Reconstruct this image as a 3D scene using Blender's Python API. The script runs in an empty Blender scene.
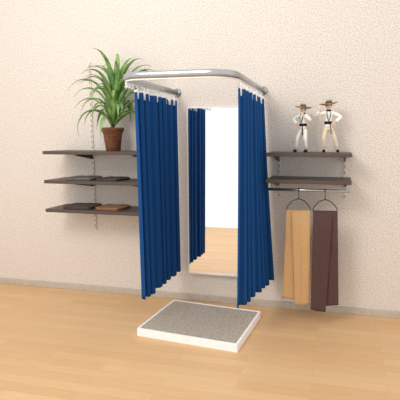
import bpy, bmesh, math, random
from mathutils import Vector, Matrix
random.seed(7)
C = bpy.context.scene.collection
scene = bpy.context.scene
scene.view_settings.view_transform = 'Standard'

def s2l(c):
    return tuple(((v/255)/12.92 if v/255 <= .04045 else ((v/255+.055)/1.055)**2.4) for v in c)

def mat(name, rgb, rough=.6, metal=0.0, var=.06, scale=30, bump=0.0, bscale=60, stretch=None, rgb2=None, coat=0, spec=None, ramp=(.35,.65), detail=5):
    m = bpy.data.materials.new(name); m.use_nodes = True
    nt = m.node_tree; b = nt.nodes['Principled BSDF']
    b.inputs['Roughness'].default_value = rough
    b.inputs['Metallic'].default_value = metal
    if spec is not None: b.inputs['Specular IOR Level'].default_value = spec
    if coat: b.inputs['Coat Weight'].default_value = coat
    tc = nt.nodes.new('ShaderNodeTexCoord'); mp = nt.nodes.new('ShaderNodeMapping')
    if stretch: mp.inputs['Scale'].default_value = stretch
    nt.links.new(tc.outputs['Object'], mp.inputs[0])
    n = nt.nodes.new('ShaderNodeTexNoise'); n.inputs['Scale'].default_value = scale; n.inputs['Detail'].default_value = detail
    nt.links.new(mp.outputs[0], n.inputs['Vector'])
    r = nt.nodes.new('ShaderNodeValToRGB')
    c = s2l(rgb); c2 = s2l(rgb2) if rgb2 else tuple(max(0, v*(1-var*2.2)) for v in c)
    r.color_ramp.elements[0].position = ramp[0]; r.color_ramp.elements[0].color = (*c2, 1)
    r.color_ramp.elements[1].position = ramp[1]; r.color_ramp.elements[1].color = (*c, 1)
    nt.links.new(n.outputs['Fac'], r.inputs[0]); nt.links.new(r.outputs[0], b.inputs['Base Color'])
    if bump:
        n2 = nt.nodes.new('ShaderNodeTexNoise'); n2.inputs['Scale'].default_value = bscale; n2.inputs['Detail'].default_value = 4
        nt.links.new(mp.outputs[0], n2.inputs['Vector'])
        bp = nt.nodes.new('ShaderNodeBump'); bp.inputs['Strength'].default_value = bump; bp.inputs['Distance'].default_value = .01
        nt.links.new(n2.outputs['Fac'], bp.inputs['Height']); nt.links.new(bp.outputs[0], b.inputs['Normal'])
    return m

M_wall = mat('wall_plaster', (224,214,204), .9, scale=95, bump=.15, bscale=150, rgb2=(194,183,171), ramp=(.36,.54), detail=3)
M_base = mat('baseboard_paint', (194,182,168), .6)
M_shelf = mat('shelf_laminate', (84,70,63), .45, var=.12, scale=12, stretch=(1,14,14))
M_brk = mat('bracket_steel', (70,64,60), .4, metal=.5)
M_chrome = mat('brushed_chrome', (176,178,180), .25, metal=.9, var=.03)
M_white = mat('white_plastic', (240,240,238), .5, var=.01)
M_blue = mat('navy_curtain_cloth', (24,76,136), .95, var=.08, scale=120, bump=.15, bscale=400, spec=.15)
M_carpet = mat('beige_grey_carpet', (196,184,169), .95, scale=150, rgb2=(146,134,121), bump=.4, bscale=300, ramp=(.38,.62))
M_stage = mat('white_laminate', (250,250,250), .4, var=.01)
M_tan = mat('tan_wool', (200,158,110), .9, var=.05, scale=90, bump=.1, bscale=300)
M_brown = mat('dark_brown_wool', (84,58,54), .9, var=.06, scale=90, bump=.1, bscale=300)
M_pot = mat('brown_wicker', (140,88,52), .8, rgb2=(84,48,28), scale=30, stretch=(1,1,5), bump=.6, bscale=60)
M_soil = mat('soil', (60,42,30), 1)
M_leaf = mat('strap_leaf_green', (136,170,92), .5, rgb2=(66,110,52), scale=14)
M_cane = mat('plant_cane', (120,98,66), .9)
M_shirt1 = mat('dark_grey_knit', (112,104,100), .9, var=.1, bump=.3)
M_shirt2 = mat('brown_knit', (150,108,76), .9, var=.1, bump=.3)
M_shirt3 = mat('dark_brown_knit', (84,68,60), .9, var=.1, bump=.3)
M_skin = mat('figurine_skin', (230,196,168), .5, var=.03)
M_cream = mat('figurine_cream_cloth', (246,243,236), .6, var=.03)
M_black = mat('figurine_black', (22,19,19), .6, var=.1, spec=.25)
M_hat = mat('figurine_hat_straw', (150,124,88), .8, var=.1)
M_ftan = mat('figurine_tan_cloth', (228,212,186), .6)
M_red = mat('figurine_lip', (150,60,50), .5)

m = bpy.data.materials.new('mirror_glass'); m.use_nodes = True
b = m.node_tree.nodes['Principled BSDF']; b.inputs['Metallic'].default_value = 1; b.inputs['Roughness'].default_value = .02
b.inputs['Base Color'].default_value = (.97,.97,.97,1); M_mirror = m

m = bpy.data.materials.new('wood_floor'); m.use_nodes = True; nt = m.node_tree; b = nt.nodes['Principled BSDF']
tc = nt.nodes.new('ShaderNodeTexCoord'); br = nt.nodes.new('ShaderNodeTexBrick')
br.inputs['Scale'].default_value = 1; br.inputs['Brick Width'].default_value = .9; br.inputs['Row Height'].default_value = .075
br.inputs['Mortar Size'].default_value = .0008
br.inputs['Color1'].default_value = (*s2l((226,187,140)),1); br.inputs['Color2'].default_value = (*s2l((218,175,126)),1)
br.inputs['Mortar'].default_value = (*s2l((202,158,110)),1)
nt.links.new(tc.outputs['Object'], br.inputs['Vector'])
mp = nt.nodes.new('ShaderNodeMapping'); mp.inputs['Scale'].default_value = (2,30,1); nt.links.new(tc.outputs['Object'], mp.inputs[0])
n = nt.nodes.new('ShaderNodeTexNoise'); n.inputs['Scale'].default_value = 3; n.inputs['Detail'].default_value = 6; nt.links.new(mp.outputs[0], n.inputs['Vector'])
mx = nt.nodes.new('ShaderNodeMix'); mx.data_type = 'RGBA'; mx.blend_type = 'MULTIPLY'; mx.inputs[0].default_value = .2
nt.links.new(br.outputs['Color'], mx.inputs[6]); nt.links.new(n.outputs['Fac'], mx.inputs[7]); nt.links.new(mx.outputs[2], b.inputs['Base Color'])
b.inputs['Roughness'].default_value = .5; M_floor = m

m = bpy.data.materials.new('slotted_steel'); m.use_nodes = True; nt = m.node_tree; b = nt.nodes['Principled BSDF']
tc = nt.nodes.new('ShaderNodeTexCoord'); sx = nt.nodes.new('ShaderNodeSeparateXYZ'); nt.links.new(tc.outputs['Object'], sx.inputs[0])
def math_n(op, a, bb):
    x = nt.nodes.new('ShaderNodeMath'); x.operation = op
    for i, v in enumerate((a, bb)):
        if isinstance(v, (int, float)): x.inputs[i].default_value = v
        else: nt.links.new(v, x.inputs[i])
    return x.outputs[0]
fr = math_n('FLOORED_MODULO', sx.outputs['Z'], .05)
slot = math_n('LESS_THAN', fr, .024)
ax = math_n('ABSOLUTE', sx.outputs['X'], 0.0); nar = math_n('LESS_THAN', ax, .0035)
k = math_n('MULTIPLY', slot, nar)
mx = nt.nodes.new('ShaderNodeMix'); mx.data_type = 'RGBA'; nt.links.new(k, mx.inputs[0])
mx.inputs[6].default_value = (*s2l((214,204,193)),1); mx.inputs[7].default_value = (*s2l((90,82,76)),1)
nt.links.new(mx.outputs[2], b.inputs['Base Color']); b.inputs['Roughness'].default_value = .5; M_slot = m

# ---------- builders ----------
def mk(name, verts, faces, material, parent=None, loc=(0,0,0), smooth=False):
    me = bpy.data.meshes.new(name); me.from_pydata([tuple(v) for v in verts], [], faces); me.update()
    bm = bmesh.new(); bm.from_mesh(me); bmesh.ops.recalc_face_normals(bm, faces=bm.faces); bm.to_mesh(me); bm.free()
    if smooth:
        for p in me.polygons: p.use_smooth = True
    me.materials.append(material)
    o = bpy.data.objects.new(name, me); C.objects.link(o); o.location = loc
    if parent: o.parent = parent
    return o
def box(name, lo, hi, material, parent=None, loc=(0,0,0), bevel=0, seg=2):
    x0,y0,z0 = lo; x1,y1,z1 = hi
    v = [(x0,y0,z0),(x1,y0,z0),(x1,y1,z0),(x0,y1,z0),(x0,y0,z1),(x1,y0,z1),(x1,y1,z1),(x0,y1,z1)]
    f = [(0,3,2,1),(4,5,6,7),(0,1,5,4),(1,2,6,5),(2,3,7,6),(3,0,4,7)]
    o = mk(name, v, f, material, parent, loc)
    if bevel:
        md = o.modifiers.new('bevel','BEVEL'); md.width = bevel; md.segments = seg
    return o
def tubedata(pts, r, n=12, flat=1.0):
    pts = [Vector(p) for p in pts]; V = []; F = []
    t0 = (pts[1]-pts[0]).normalized()
    up = Vector((0,0,1)) if abs(t0.z) < .9 else Vector((0,1,0))
    nrm = (up - t0*up.dot(t0)).normalized()
    for i, p in enumerate(pts):
        if i == 0: t = t0
        elif i == len(pts)-1: t = (pts[-1]-pts[-2]).normalized()
        else: t = ((pts[i+1]-p).normalized()+(p-pts[i-1]).normalized()).normalized()
        nrm = (nrm - t*nrm.dot(t)).normalized(); bn = t.cross(nrm)
        rr = r[i] if isinstance(r, (list,tuple)) else r
        for j in range(n):
            a = 2*math.pi*j/n
            V.append(p + nrm*math.cos(a)*rr + bn*math.sin(a)*rr*flat)
    for i in range(len(pts)-1):
        for j in range(n):
            F.append((i*n+j, i*n+(j+1)%n, (i+1)*n+(j+1)%n, (i+1)*n+j))
    F.append(tuple(range(n))[::-1]); F.append(tuple((len(pts)-1)*n+j for j in range(n)))
    return V, F
def join(parts):
    V = []; F = []
    for v, f in parts:
        o = len(V); V += list(v); F += [tuple(i+o for i in ff) for ff in f]
    return V, F
def tube(name, pts, r, material, parent=None, loc=(0,0,0), n=12):
    V, F = tubedata(pts, r, n); return mk(name, V, F, material, parent, loc, True)
def lathedata(prof, n=32, axis='z', ctr=(0,0,0)):
    V = []; F = []
    for r, z in prof:
        for j in range(n):
            a = 2*math.pi*j/n
            if axis == 'z': V.append(Vector((r*math.cos(a)+ctr[0], r*math.sin(a)+ctr[1], z+ctr[2])))
            else: V.append(Vector((r*math.cos(a)+ctr[0], z+ctr[1], r*math.sin(a)+ctr[2])))
    for i in range(len(prof)-1):
        for j in range(n): F.append((i*n+j, i*n+(j+1)%n, (i+1)*n+(j+1)%n, (i+1)*n+j))
    F.append(tuple(range(n))); F.append(tuple((len(prof)-1)*n+j for j in range(n)))
    return V, F
def lathe(name, prof, material, parent=None, loc=(0,0,0), n=32, axis='z'):
    V, F = lathedata(prof, n, axis); return mk(name, V, F, material, parent, loc, True)
def empty(name, loc, label, cat, group=None):
    e = bpy.data.objects.new(name, None); e.empty_display_size = .05; C.objects.link(e); e.location = loc
    e['label'] = label; e['category'] = cat
    if group: e['group'] = group
    return e
def copy_thing(e, loc):
    n = e.copy(); C.objects.link(n); n.location = loc
    for ch in list(e.children):
        c = ch.copy(); C.objects.link(c); c.parent = n
    return n
def struct(o): o['kind'] = 'structure'; return o

# ---------- setting ----------
struct(box('wall_back', (-5,0,0), (4.5,.1,3.3), M_wall))
struct(box('floor', (-5,-3.6,-.1), (4.5,.1,0), M_floor))
struct(box('baseboard_back', (-5,-.014,0), (4.5,0,.060), M_base, bevel=.003))

# ---------- shelving ----------
def standard(x, z0, z1):
    o = box('shelf_standard', (-.011,-.010,z0-1.2), (.011,0,z1-1.2), M_slot, None, (x,0,1.2), .001)
    o['label'] = 'slotted off-white steel upright fixed on the beige wall'; o['category'] = 'shelf upright'; o['group'] = 'slotted shelf uprights'
for x, a, bb in ((-1.255,.62,2.2),(-.70,.62,1.75),(.53,1.0,1.40),(1.08,1.0,1.40)): standard(x, a, bb)

def shelf(loc, half, brx, label, group):
    e = empty('wall_shelf', loc, label, 'shelf', group)
    box('shelf_board', (-half,-.31,-.030), (half,-.012,0), M_shelf, e, bevel=.004)
    for bx in brx:
        V = [(bx-.004,-.0105,-.031),(bx-.004,-.26,-.031),(bx-.004,-.26,-.040),(bx-.004,-.0105,-.085)]
        V += [(bx+.004, y, z) for _, y, z in V]
        F = [(0,1,2,3),(7,6,5,4),(0,4,5,1),(1,5,6,2),(2,6,7,3),(3,7,4,0)]
        mk('shelf_bracket', V, F, M_brk, e)
    return e
LL = 'dark brown wall shelf on steel brackets'
sL = shelf((-1.075,0,1.385), .475, (-.18,.375), LL+' with potted plant', 'dark wall shelves')
for z, l in ((1.125, LL+' holding dark folded knitwear'), (.865, LL+' holding folded brown knitwear')):
    n = copy_thing(sL, (-1.075,0,z)); n['label'] = l
sR = shelf((.80,0,1.385), .33, (-.27,.28), LL+' with two hatted figurines', 'dark wall shelves')
sR2 = copy_thing(sR, (.80,0,1.175)); sR2['label'] = LL+' above hanging rail'

hr = empty('hanging_rail', (.80,-.25,1.09), 'chrome clothes rail hung beneath the dark shelf', 'clothes rail')
tube('rail_bar', [(-.32,0,0),(.32,0,0)], .011, M_chrome, hr)
for x in (-.29,.29):
    tube('rail_support', [(x,0,.003),(x,0,.055)], .006, M_chrome, hr, n=8)

# ---------- fitting room rail ----------
RZ = 1.90; RX = .39; RD = 1.0; rc = .16
def arc(cx, cy, a0, a1, k=12): return [(cx+rc*math.cos(math.radians(a0+(a1-a0)*i/k)), cy+rc*math.sin(math.radians(a0+(a1-a0)*i/k)), 0) for i in range(k+1)]
pts = [(-RX,-.005,0),(-RX,-.4,0)] + arc(-RX+rc,-RD+rc,180,270) + arc(RX-rc,-RD+rc,270,360) + [(RX,-.4,0),(RX,-.005,0)]
rail = empty('curtain_rail', (0,0,RZ), 'U-shaped silver curtain rail projecting from the wall', 'curtain rail')
V, F = tubedata(pts, .024, 18, .75); mk('rail_tube', V, F, M_chrome, rail, smooth=True)
low = [(p[0],p[1],-.026) for p in pts]
tube('glider_track', low, .006, M_white, rail, n=8)
for sx_ in (-1,1):
    lathe('wall_flange', [(.012,-.03),(.036,-.012),(.039,-.004),(.039,-.0005)], M_chrome, rail, (sx_*RX,0,0), 24, 'y')
for p in ((-.39,-.79),(-.39,-.83),(-.386,-.87),(-.372,-.91),(.388,-.85)):
    V, F = join([tubedata([(0,0,0),(0,0,-.022)], .007, 8), tubedata([(0,0,-.022),(.010,0,-.034),(0,0,-.048),(-.010,0,-.034),(0,0,-.022)], .004, 6)])
    mk('rail_glider', V, F, M_white, rail, (p[0],p[1],-.026), True)

# ---------- curtains ----------
def curtain(side):
    ztop, zbot = 1.825, (.285 if side < 0 else .27)
    x0 = side*RX
    e = empty('curtain', (x0,-.4,zbot), '', 'curtain', 'blue fitting room curtains')
    nS, nH = 300, 34; V = []; F = []
    rnd = random.Random(3 if side < 0 else 5)
    ph = [rnd.uniform(-.5,.5) for _ in range(12)]; NP = 7
    amp = [rnd.uniform(.7,1.15) for _ in range(NP+3)]
    for h in range(nH+1):
        t = h/nH; z = zbot + (ztop-zbot)*t; u = 1-t
        for i in range(nS+1):
            s = i/nS
            warp = s + .018*math.sin(5*s*math.pi+ph[0]*3) + .008*math.sin(13*s+ph[1]*4+u*1.2)
            a = 2*math.pi*NP*warp
            q = max(0, min(NP, NP*warp)); qi = int(q); am = amp[qi]*(1-(q-qi)) + amp[qi+1]*(q-qi)
            am = 1*(1-u*.9-.1) + am*(u*.9+.1)
            A = (.019 + .010*u)*am
            sq = .85*math.sin(a) + .08*math.sin(2*a+ph[3]*3+u*1.5)
            if side < 0:
                yb = -.045 - s*(.72 - .03*u); xb = x0
                x = xb + A*sq; y = yb + .008*math.sin(2*a)
            else:
                yb = -.045 - s*(.78 - .13*u)
                fl = u**1.2
                xb = x0 + fl*(.09*(1-s) - .045*s)
                x = xb + A*sq; y = yb + .008*math.sin(2*a)
            y = min(y, -.022)
            V.append((x-x0, y+.4, z-zbot + .004*math.sin(a*.5)*u))
    for h in range(nH):
        for i in range(nS):
            a = h*(nS+1)+i; F.append((a, a+1, a+nS+2, a+nS+1))
    o = mk('curtain_cloth', V, F, M_blue, e, smooth=True)
    md = o.modifiers.new('thick','SOLIDIFY'); md.thickness = .0025
    top = V[nH*(nS+1):]
    TV = [(p[0], p[1], p[2]+dz) for dz in (-.001,.015) for p in top]
    TF = [(i,i+1,nS+2+i,nS+1+i) for i in range(nS)]
    tp = mk('heading_tape', TV, TF, M_white, e, smooth=True)
    md = tp.modifiers.new('thick','SOLIDIFY'); md.thickness = .004; md.offset = 0
    NH = 8
    hp = [top[int(nS*(k+.5)/NH)] for k in range(NH)]
    HV, HF = join([tubedata([(0,0,-.045),(0,0,.020)], .013, 8), tubedata([(0,0,.018),(0.008,0,.032),(0,0,.040)], .005, 6)])
    first = None
    for p in hp:
        xx = p[0]*.8
        if first is None: first = mk('curtain_hook', HV, HF, M_white, e, (xx,p[1],ztop-zbot), True)
        else:
            c = first.copy(); C.objects.link(c); c.parent = e; c.location = (xx,p[1],ztop-zbot)
    return e
cl = curtain(-1); cl['label'] = 'deep blue pleated curtain hanging straight beside the wall mirror'
cr = curtain(1); cr['label'] = 'deep blue pleated curtain flaring outward beside the hanging trousers'

# ---------- mirror ----------
mi = empty('wall_mirror', (-.02,-.028,.27), 'tall rectangular wall mirror with thin white frame', 'mirror')
mi.rotation_euler = (math.radians(-1.0),0,0)
w, h = .275, 1.50
box('mirror_glass', (-w+.008,-.020,.008), (w-.008,-.006,h-.008), M_mirror, mi)
fv = []
for a, bb in (((-w,-.024,0),(-w+.009,-.001,h)),((w-.009,-.024,0),(w,-.001,h)),((-w+.009,-.024,0),(w-.009,-.001,.009)),((-w+.009,-.024,h-.009),(w-.009,-.001,h))):
    x0,y0,z0 = a; x1,y1,z1 = bb
    fv.append(([Vector(q) for q in [(x0,y0,z0),(x1,y0,z0),(x1,y1,z0),(x0,y1,z0),(x0,y0,z1),(x1,y0,z1),(x1,y1,z1),(x0,y1,z1)]],
      [(0,3,2,1),(4,5,6,7),(0,1,5,4),(1,2,6,5),(2,3,7,6),(3,0,4,7)]))
V, F = join(fv); mk('mirror_frame', V, F, M_white, mi)
box('mirror_backing', (-w+.03,-.005,.02), (w-.03,.022,.05), M_white, mi)

# ---------- stage ----------
st = empty('fitting_platform', (-0.015,-.485,0), 'low white platform with beige-grey carpet top', 'platform')
st.rotation_euler = (0,0,math.radians(-5.5))
X, Y, H = .405, .285, .058; t = .013
parts = []
for (x0,y0,x1,y1) in ((-X,-Y,X,-Y+t),(-X,Y-t,X,Y),(-X,-Y+t,-X+t,Y-t),(X-t,-Y+t,X,Y-t)):
    parts.append(([Vector(q) for q in [(x0,y0,0),(x1,y0,0),(x1,y1,0),(x0,y1,0),(x0,y0,H),(x1,y0,H),(x1,y1,H),(x0,y1,H)]],
      [(0,3,2,1),(4,5,6,7),(0,1,5,4),(1,2,6,5),(2,3,7,6),(3,0,4,7)]))
V, F = join(parts); o = mk('platform_frame', V, F, M_stage, st)
box('carpet_top', (-X+t,-Y+t,.01), (X-t,Y-t,H-.003), M_carpet, st, bevel=.003)

# ---------- plant ----------
pl = empty('potted_plant', (-.925,-.19,1.385), 'leafy houseplant with long arching green leaves in brown pot', 'plant')
lathe('pot', [(.056,0),(.060,.004),(.080,.15),(.092,.178),(.096,.182),(.096,.202),(.092,.206),(.086,.204),(.082,.18),(.07,.175)], M_pot, pl)
lathe('soil', [(.02,.160),(.080,.178),(.06,.186),(.02,.190)], M_soil, pl)
tube('plant_cane', [(0,0,.18),(.005,0,.26),(.0,.003,.36)], [.016,.013,.011], M_cane, pl)
V = []; F = []
rr = random.Random(21); NL = 50
for i in range(NL):
    az = i*2.39996 + rr.uniform(-.2,.2)
    lvl = i/NL
    L = rr.uniform(.44,.62)*(1.0 if lvl < .5 else 1.10)
    el = math.radians(38 + 46*lvl + rr.uniform(-9,9))
    droop = math.radians(rr.uniform(120,180))*(1-.28*lvl)
    p = Vector((.008*math.cos(az), .008*math.sin(az), .20+.15*lvl)); N = 14; base = len(V)
    hd = Vector((math.cos(az), math.sin(az), 0)); sd = Vector((-math.sin(az), math.cos(az), 0))
    for k in range(N+1):
        q = k/N; e_ = el - droop*q**1.8
        wd = .032*(math.sin(math.pi*min(1,(q*.85+.10)))**.8)*(1-q**4) + .0008
        up = Vector((0,0,1))*math.cos(e_) - hd*math.sin(e_)
        for sg, lift in ((-1,.35),(0,0),(1,.35)):
            c = p + sd*wd*sg + up*wd*lift
            c = Vector((c.x*.82 + .14*max(0,c.z-.2), c.y*(.38 if c.y > 0 else .6), .2+(c.z-.2)*1.06))
            V.append(c)
        p = p + (hd*math.cos(e_) + Vector((0,0,1))*math.sin(e_))*(L/N)
    for k in range(N):
        a = base+k*3
        F += [(a,a+1,a+4,a+3),(a+1,a+2,a+5,a+4)]
V = [Vector((v.x, min(v.y,.165), max(v.z,.03))) for v in V]
o = mk('foliage', V, F, M_leaf, pl, smooth=True)
md = o.modifiers.new('t','SOLIDIFY'); md.thickness = .001

# ---------- folded garments ----------
def folded(loc, hx, hy, hz, material, label, rot=0, name='folded_sweater'):
    e = empty(name, loc, label, 'folded clothes', 'folded clothes on wall shelves'); e.rotation_euler = (0,0,rot)
    lay = 2
    V = []; F = []
    nA = 40; rows = []
    zs = []
    for l in range(lay):
        for k in range(7):
            ph_ = math.pi*k/6; zs.append((hz*(l+ (1-math.cos(ph_))/2)/lay, math.sin(ph_)))
    for z, b_ in zs:
        row = []
        for j in range(nA):
            a = 2*math.pi*j/nA; ca, sa = math.cos(a), math.sin(a)
            px = hx*math.copysign(abs(ca)**.28, ca); py = hy*math.copysign(abs(sa)**.28, sa)
            f = 1 - .05*(1-b_)
            row.append(len(V)); V.append((px*f + .004*math.sin(4*a+z*50), py*f, z + (.003*math.sin(px*30) if z > hz*.9 else 0)))
        rows.append(row)
    for r in range(len(rows)-1):
        for j in range(nA): F.append((rows[r][j], rows[r][(j+1)%nA], rows[r+1][(j+1)%nA], rows[r+1][j]))
    F.append(tuple(rows[0])); F.append(tuple(rows[-1]))
    mk('garment_body', V, F, material, e, smooth=False)
    tube('garment_collar', [(.06*math.cos(a)-0, hy*.55+.04*math.sin(a), hz+.003) for a in [math.pi+ i*math.pi/10 for i in range(11)]], .006, material, e, n=8)
    return e
folded((-1.24,-.165,1.125), .13, .115, .022, M_shirt1, 'folded dark grey knit sweater on the dark shelf', .08)
folded((-.95,-.165,1.125), .115, .11, .020, M_shirt3, 'folded dark brown knit sweater on the dark shelf', -.1)
folded((-1.27,-.165,.865), .14, .115, .022, M_shirt3, 'flat folded dark brown sweater on the dark shelf', .05)
folded((-.96,-.165,.865), .125, .11, .022, M_shirt2, 'thin folded brown sweater on the dark shelf', -.06)

# ---------- hangers + trousers ----------
RAILZ = 1.09
def hanger(x, rot, label):
    e = empty('trouser_hanger', (x,-.25,RAILZ+.011), label, 'hanger', 'wire hangers on the rail'); e.rotation_euler = (0,0,rot)
    hk = []
    R = .017; cr_, sr_ = math.sin(rot), math.cos(rot)
    for i in range(13):
        a = math.radians(-30 + 210*i/12)
        u = R*math.cos(a); z = -.013 + R*math.sin(a)
        hk.append((u*cr_, u*sr_, z))
    hk = hk + [(-R*.8*cr_, -R*.8*sr_, -.03), (0,0,-.05), (0,0,-.08)]
    tube('hook', hk, .0030, M_brk, e, n=8)
    fr_ = [(0,0,-.08),(-.05,0,-.10),(-.088,0,-.145),(-.096,0,-.165),(-.09,0,-.176),(.09,0,-.176),(.096,0,-.165),(.088,0,-.145),(.05,0,-.10),(0,0,-.08)]
    tube('hanger_frame', fr_, .0038, M_brk, e, n=8)
    return e
def trousers(x, rot, material, label, L, lean, flip=1):
    barz = RAILZ+.011-.176
    e = empty('trousers', (x,-.25,barz), label, 'trousers', 'trousers on hangers'); e.rotation_euler = (0,0,rot)
    def leg(w0, w1, Lf, thick, y0, x0, x1, phs, slant, ridge=.009):
        V = []; F = []; nA = 56; nR = 40
        for r in range(nR+1):
            q = r/nR
            wd = w0 + (w1-w0)*q**.9; xo = x0 + (x1-x0)*q + lean*q
            yo = y0*min(1, q*7)**.6
            th = thick*(.5+.5*min(1,q*4))
            if q > .95: th *= 1.15
            for j in range(nA):
                a = 2*math.pi*j/nA; ca, sa = math.cos(a), math.sin(a)
                lx = wd/2*ca; ly = th*.5*math.copysign(abs(sa)**.8, sa)
                fold = (.004*math.sin(lx*45+phs+q*1.6) + .0025*math.sin(q*20+lx*60+phs)*math.exp(-((q-.3)/.25)**2))*min(1,q*2.5)
                cre = -ridge*math.exp(-abs(lx-.006)/.010)*min(1,q*3) if sa < 0 else 0
                V.append(((lx+xo)*flip, yo + ly + fold + cre, .006 - q*Lf + slant*lx*q))
        for r in range(nR):
            for j in range(nA): F.append((r*nA+j, r*nA+(j+1)%nA, (r+1)*nA+(j+1)%nA, (r+1)*nA+j))
        F.append(tuple(range(nA))); F.append(tuple(nR*nA+j for j in range(nA)))
        return V, F
    V, F = leg(.150,.120, L, .018, -.036, .018, .050, 1.7, .15); mk('trouser_leg', V, F, material, e, smooth=True)
    V, F = leg(.150,.120, L*.95, .018, -.014, -.022, -.052, .2, -.10); mk('trouser_leg', V, F, material, e, smooth=True)
    V, F = leg(.180,.210, L*.80, .018, .026, 0, -.002, 3.0, .0, 0); mk('trouser_seat', V, F, material, e, smooth=True)
    zb = -L*.80
    V, F = tubedata([(0,.026,zb+.010),(0,.026,zb-.034)], 1, 28)
    V = [Vector(((math.copysign(abs(v.x)**.8, v.x)*.107-.002+lean*.9)*flip, .026+(v.y-.026)*.013, v.z)) for v in V]
    mk('waistband', V, F, material, e, smooth=True)
    return e
hanger(.725,.12,'dark wire hanger carrying tan trousers')
trousers(.725,.12,M_tan,'tan trousers folded over a wire hanger',.765,-.012)
hanger(.933,.10,'dark wire hanger carrying dark brown trousers')
trousers(.933,.10,M_brown,'dark brown trousers folded over a wire hanger',.80,-.006,-1)

# ---------- figurines ----------
def skinmesh(name, joints, edges, k, material, parent, sub=2):
    bm = bmesh.new(); lay = bm.verts.layers.skin.verify(); vs = []
    for i, (p, r) in enumerate(joints):
        v = bm.verts.new((p[0]*k, p[1]*k, p[2]*k)); vs.append(v)
        rr_ = (r*k, r*k) if not isinstance(r, tuple) else (r[0]*k, r[1]*k)
        v[lay].radius = rr_; v[lay].use_root = (i == 0)
    for a, b_ in edges: bm.edges.new((vs[a], vs[b_]))
    me = bpy.data.meshes.new(name); bm.to_mesh(me); bm.free(); me.materials.append(material)
    o = bpy.data.objects.new(name, me); C.objects.link(o); o.parent = parent
    s = o.modifiers.new('skin','SKIN'); s.use_smooth_shade = True
    ss = o.modifiers.new('sub','SUBSURF'); ss.levels = sub; ss.render_levels = sub
    return o
def ell(name, c, r, k, material, parent, n=16, shape=None):
    V = []; F = []; m_ = n//2
    for i in range(m_+1):
        th = math.pi*i/m_
        for j in range(n):
            a = 2*math.pi*j/n
            d = Vector((math.sin(th)*math.cos(a), math.sin(th)*math.sin(a), math.cos(th)))
            if shape: d = shape(d)
            V.append(Vector(((c[0]+d.x*r[0])*k, (c[1]+d.y*r[1])*k, (c[2]+d.z*r[2])*k)))
    for i in range(m_):
        for j in range(n): F.append((i*n+j, i*n+(j+1)%n, (i+1)*n+(j+1)%n, (i+1)*n+j))
    return mk(name, V, F, material, parent, smooth=True)

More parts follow.
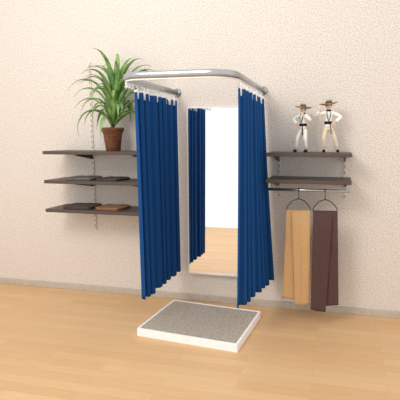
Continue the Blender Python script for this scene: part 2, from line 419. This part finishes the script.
def figurine(loc, k, rot, label, pose, shirt, pants):
    e = empty('figurine', loc, label, 'figurine', 'hatted figurines on the shelf'); e.rotation_euler = (0,0,rot)
    LS, RS = (-.16,0,1.40), (.16,0,1.40)
    if pose == 0:
        LE, LW = (-.46,.03,1.28), (-.20,-.10,1.06)
        RE, RW = (.40,-.12,1.20), (.20,-.30,1.42)
        LK, LA = (-.20,-.08,.52), (-.30,0,.09)
        RK, RA = (.17,-.12,.52), (.14,.03,.09)
    else:
        LE, LW = (-.44,-.06,1.30), (-.30,-.30,1.46)
        RE, RW = (.46,.04,1.26), (.20,-.09,1.06)
        LK, LA = (-.16,-.12,.52), (-.14,.0,.09)
        RK, RA = (.22,-.06,.52), (.33,.02,.09)
    J = [((0,0,.93),.11),((0,0,1.10),.095),((0,0,1.28),.115),((0,0,1.42),.08),((0,-.01,1.49),.05),((0,-.02,1.56),.080),((0,-.02,1.65),.10),((0,-.01,1.73),.08)]
    E = [(i,i+1) for i in range(7)]
    def add(p, r, fr_): J.append((p,r)); E.append((fr_, len(J)-1)); return len(J)-1
    for S_, El, Wr in ((LS,LE,LW),(RS,RE,RW)):
        a = add(S_,.05,3); a = add(El,.038,a); a = add(Wr,.028,a)
        d = (Vector(Wr)-Vector(El)).normalized(); sd = d.cross(Vector((0,0,1))).normalized(); nn = sd.cross(d)
        palm = Vector(Wr)+d*.06; pa = add(tuple(palm),.034,a)
        for fi, ln in ((-1.5,.055),(-.5,.07),(.5,.066),(1.5,.05)):
            p1 = palm+d*.035+nn*.02*fi; q = add(tuple(p1),.012,pa); p2 = p1+d*ln*.6-sd*.01; q = add(tuple(p2),.010,q); add(tuple(p2+d*ln*.4-sd*.02),.008,q)
        t1 = palm - d*.02 + nn*.045; q = add(tuple(t1),.012,pa); add(tuple(t1+d*.035+nn*.015),.010,q)
    for sg, K, A in ((-1,LK,LA),(1,RK,RA)):
        a = add((sg*.08,0,.86),.085,0); a = add(K,.055,a); a = add(A,.038,a); add((A[0]+sg*.03, A[1]-.15, .045),.028,a)
    skinmesh('figure_body', J, E, k, M_skin, e)
    T = [((0,0,.84),.165),((0,0,1.0),.135),((0,0,1.15),.120),((0,0,1.30),.145),((0,0,1.43),.10)]
    TE = [(0,1),(1,2),(2,3),(3,4)]
    for S_, El, Wr in ((LS,LE,LW),(RS,RE,RW)):
        T.append((S_,.075)); TE.append((4,len(T)-1)); T.append((El,.070)); TE.append((len(T)-2,len(T)-1))
        w_ = Vector(El).lerp(Vector(Wr),.85); T.append((tuple(w_),.068)); TE.append((len(T)-2,len(T)-1))
    skinmesh('figure_jacket', T, TE, k, shirt, e)
    P = [((0,0,.90),.12)]; PE = []
    for sg, K, A in ((-1,LK,LA),(1,RK,RA)):
        P.append(((sg*.09,0,.82),.102)); PE.append((0,len(P)-1)); P.append((K,.085)); PE.append((len(P)-2,len(P)-1))
        P.append(((A[0],A[1],.14),.072)); PE.append((len(P)-2,len(P)-1))
    skinmesh('figure_trousers', P, PE, k, pants, e)
    lathe('belt', [(.142*k,1.00*k),(.148*k,1.01*k),(.146*k,1.09*k),(.138*k,1.10*k)], M_black, e, n=24)
    V, F = tubedata([(.05*k,-.145*k,1.06*k),(.07*k,-.170*k,.90*k),(.085*k,-.190*k,.66*k)], [.022*k,.034*k,.042*k], 8, .35); mk('sash', V, F, M_black, e, smooth=True)
    for sg in (-1,1):
        V, F = tubedata([(sg*.075*k,-.080*k,1.45*k),(sg*.060*k,-.155*k,1.30*k),(sg*.012*k,-.140*k,1.11*k)], [.016*k,.022*k,.014*k], 8, .5); mk('lapel', V, F, M_black, e, smooth=True)
    lathe('neck_scarf', [(.06*k,1.45*k),(.09*k,1.46*k),(.085*k,1.51*k),(.055*k,1.53*k)], M_black, e, n=20)
    for sg, K, A in ((-1,LK,LA),(1,RK,RA)):
        ell('shoe', (A[0]+sg*.012, A[1]-.07, .055), (.056,.14,.055), k, M_black, e, shape=lambda d: Vector((d.x, d.y, max(d.z,-.98))))
    for sg in (-1,1):
        ell('eye', (sg*.036,-.113,1.655), (.015,.010,.016), k, M_black, e, 10)
        ell('ear', (sg*.100,-.01,1.64), (.015,.025,.035), k, M_skin, e, 10)
    ell('nose', (0,-.126,1.625), (.016,.026,.028), k, M_skin, e, 10)
    ell('mouth', (0,-.112,1.58), (.028,.010,.007), k, M_red, e, 10)
    ell('hair', (0,.028,1.67), (.110,.105,.12), k, M_black, e, 20)
    prof = [(.10,1.715),(.26,1.680),(.325,1.690),(.325,1.706),(.15,1.738),(.122,1.748),(.112,1.82),(.09,1.85),(.03,1.86)]
    V, F = lathedata([(r*k, z*k) for r, z in prof], 28)
    V = [Vector((v.x, v.y*.85, v.z + .5*(v.x**2)/k*(1 if v.z < 1.745*k else 0) + .12*v.x*(1 if pose else -1))) for v in V]
    mk('hat', V, F, M_hat, e, smooth=True)
    V, F = lathedata([(.118*k,1.750*k),(.126*k,1.752*k),(.121*k,1.785*k),(.112*k,1.79*k)], 28)
    V = [Vector((v.x, v.y*.85, v.z + .12*v.x*(1 if pose else -1))) for v in V]
    mk('hat_band', V, F, M_black, e, smooth=True)
    return e
figurine((.745,-.16,1.386), .208, -.45, 'small figurine in white jacket and wide straw hat, hand on hip', 0, M_cream, M_cream)
figurine((.945,-.16,1.386), .222, .10, 'small figurine in white jacket, tan trousers and wide straw hat', 1, M_cream, M_ftan)

# ---------- light ----------
w = bpy.data.worlds.new('world'); scene.world = w; w.use_nodes = True
w.node_tree.nodes['Background'].inputs[0].default_value = (1,.99,.98,1)
w.node_tree.nodes['Background'].inputs[1].default_value = 1.17
def area(name, loc, target, size, power, col=(1,.98,.95)):
    l = bpy.data.lights.new(name,'AREA'); l.size = size; l.energy = power; l.color = col
    o = bpy.data.objects.new(name,l); C.objects.link(o); o.location = loc
    o.rotation_euler = (Vector(target)-Vector(loc)).to_track_quat('-Z','Y').to_euler(); return o
area('softbox', (-.9,-3.2,3.4), (0,0,1.0), 1.3, 62)

# ---------- camera ----------
cd = bpy.data.cameras.new('cam'); cam = bpy.data.objects.new('cam', cd); C.objects.link(cam)
cd.sensor_width = 36; cd.lens = 36; cd.clip_start = .05
cd.shift_x = -55/400
cd.shift_y = -23.5/400
cam.location = (1.04,-3.4,1.5)
cam.rotation_euler = (math.radians(90-5.5), 0, math.radians(12.0))
scene.camera = cam
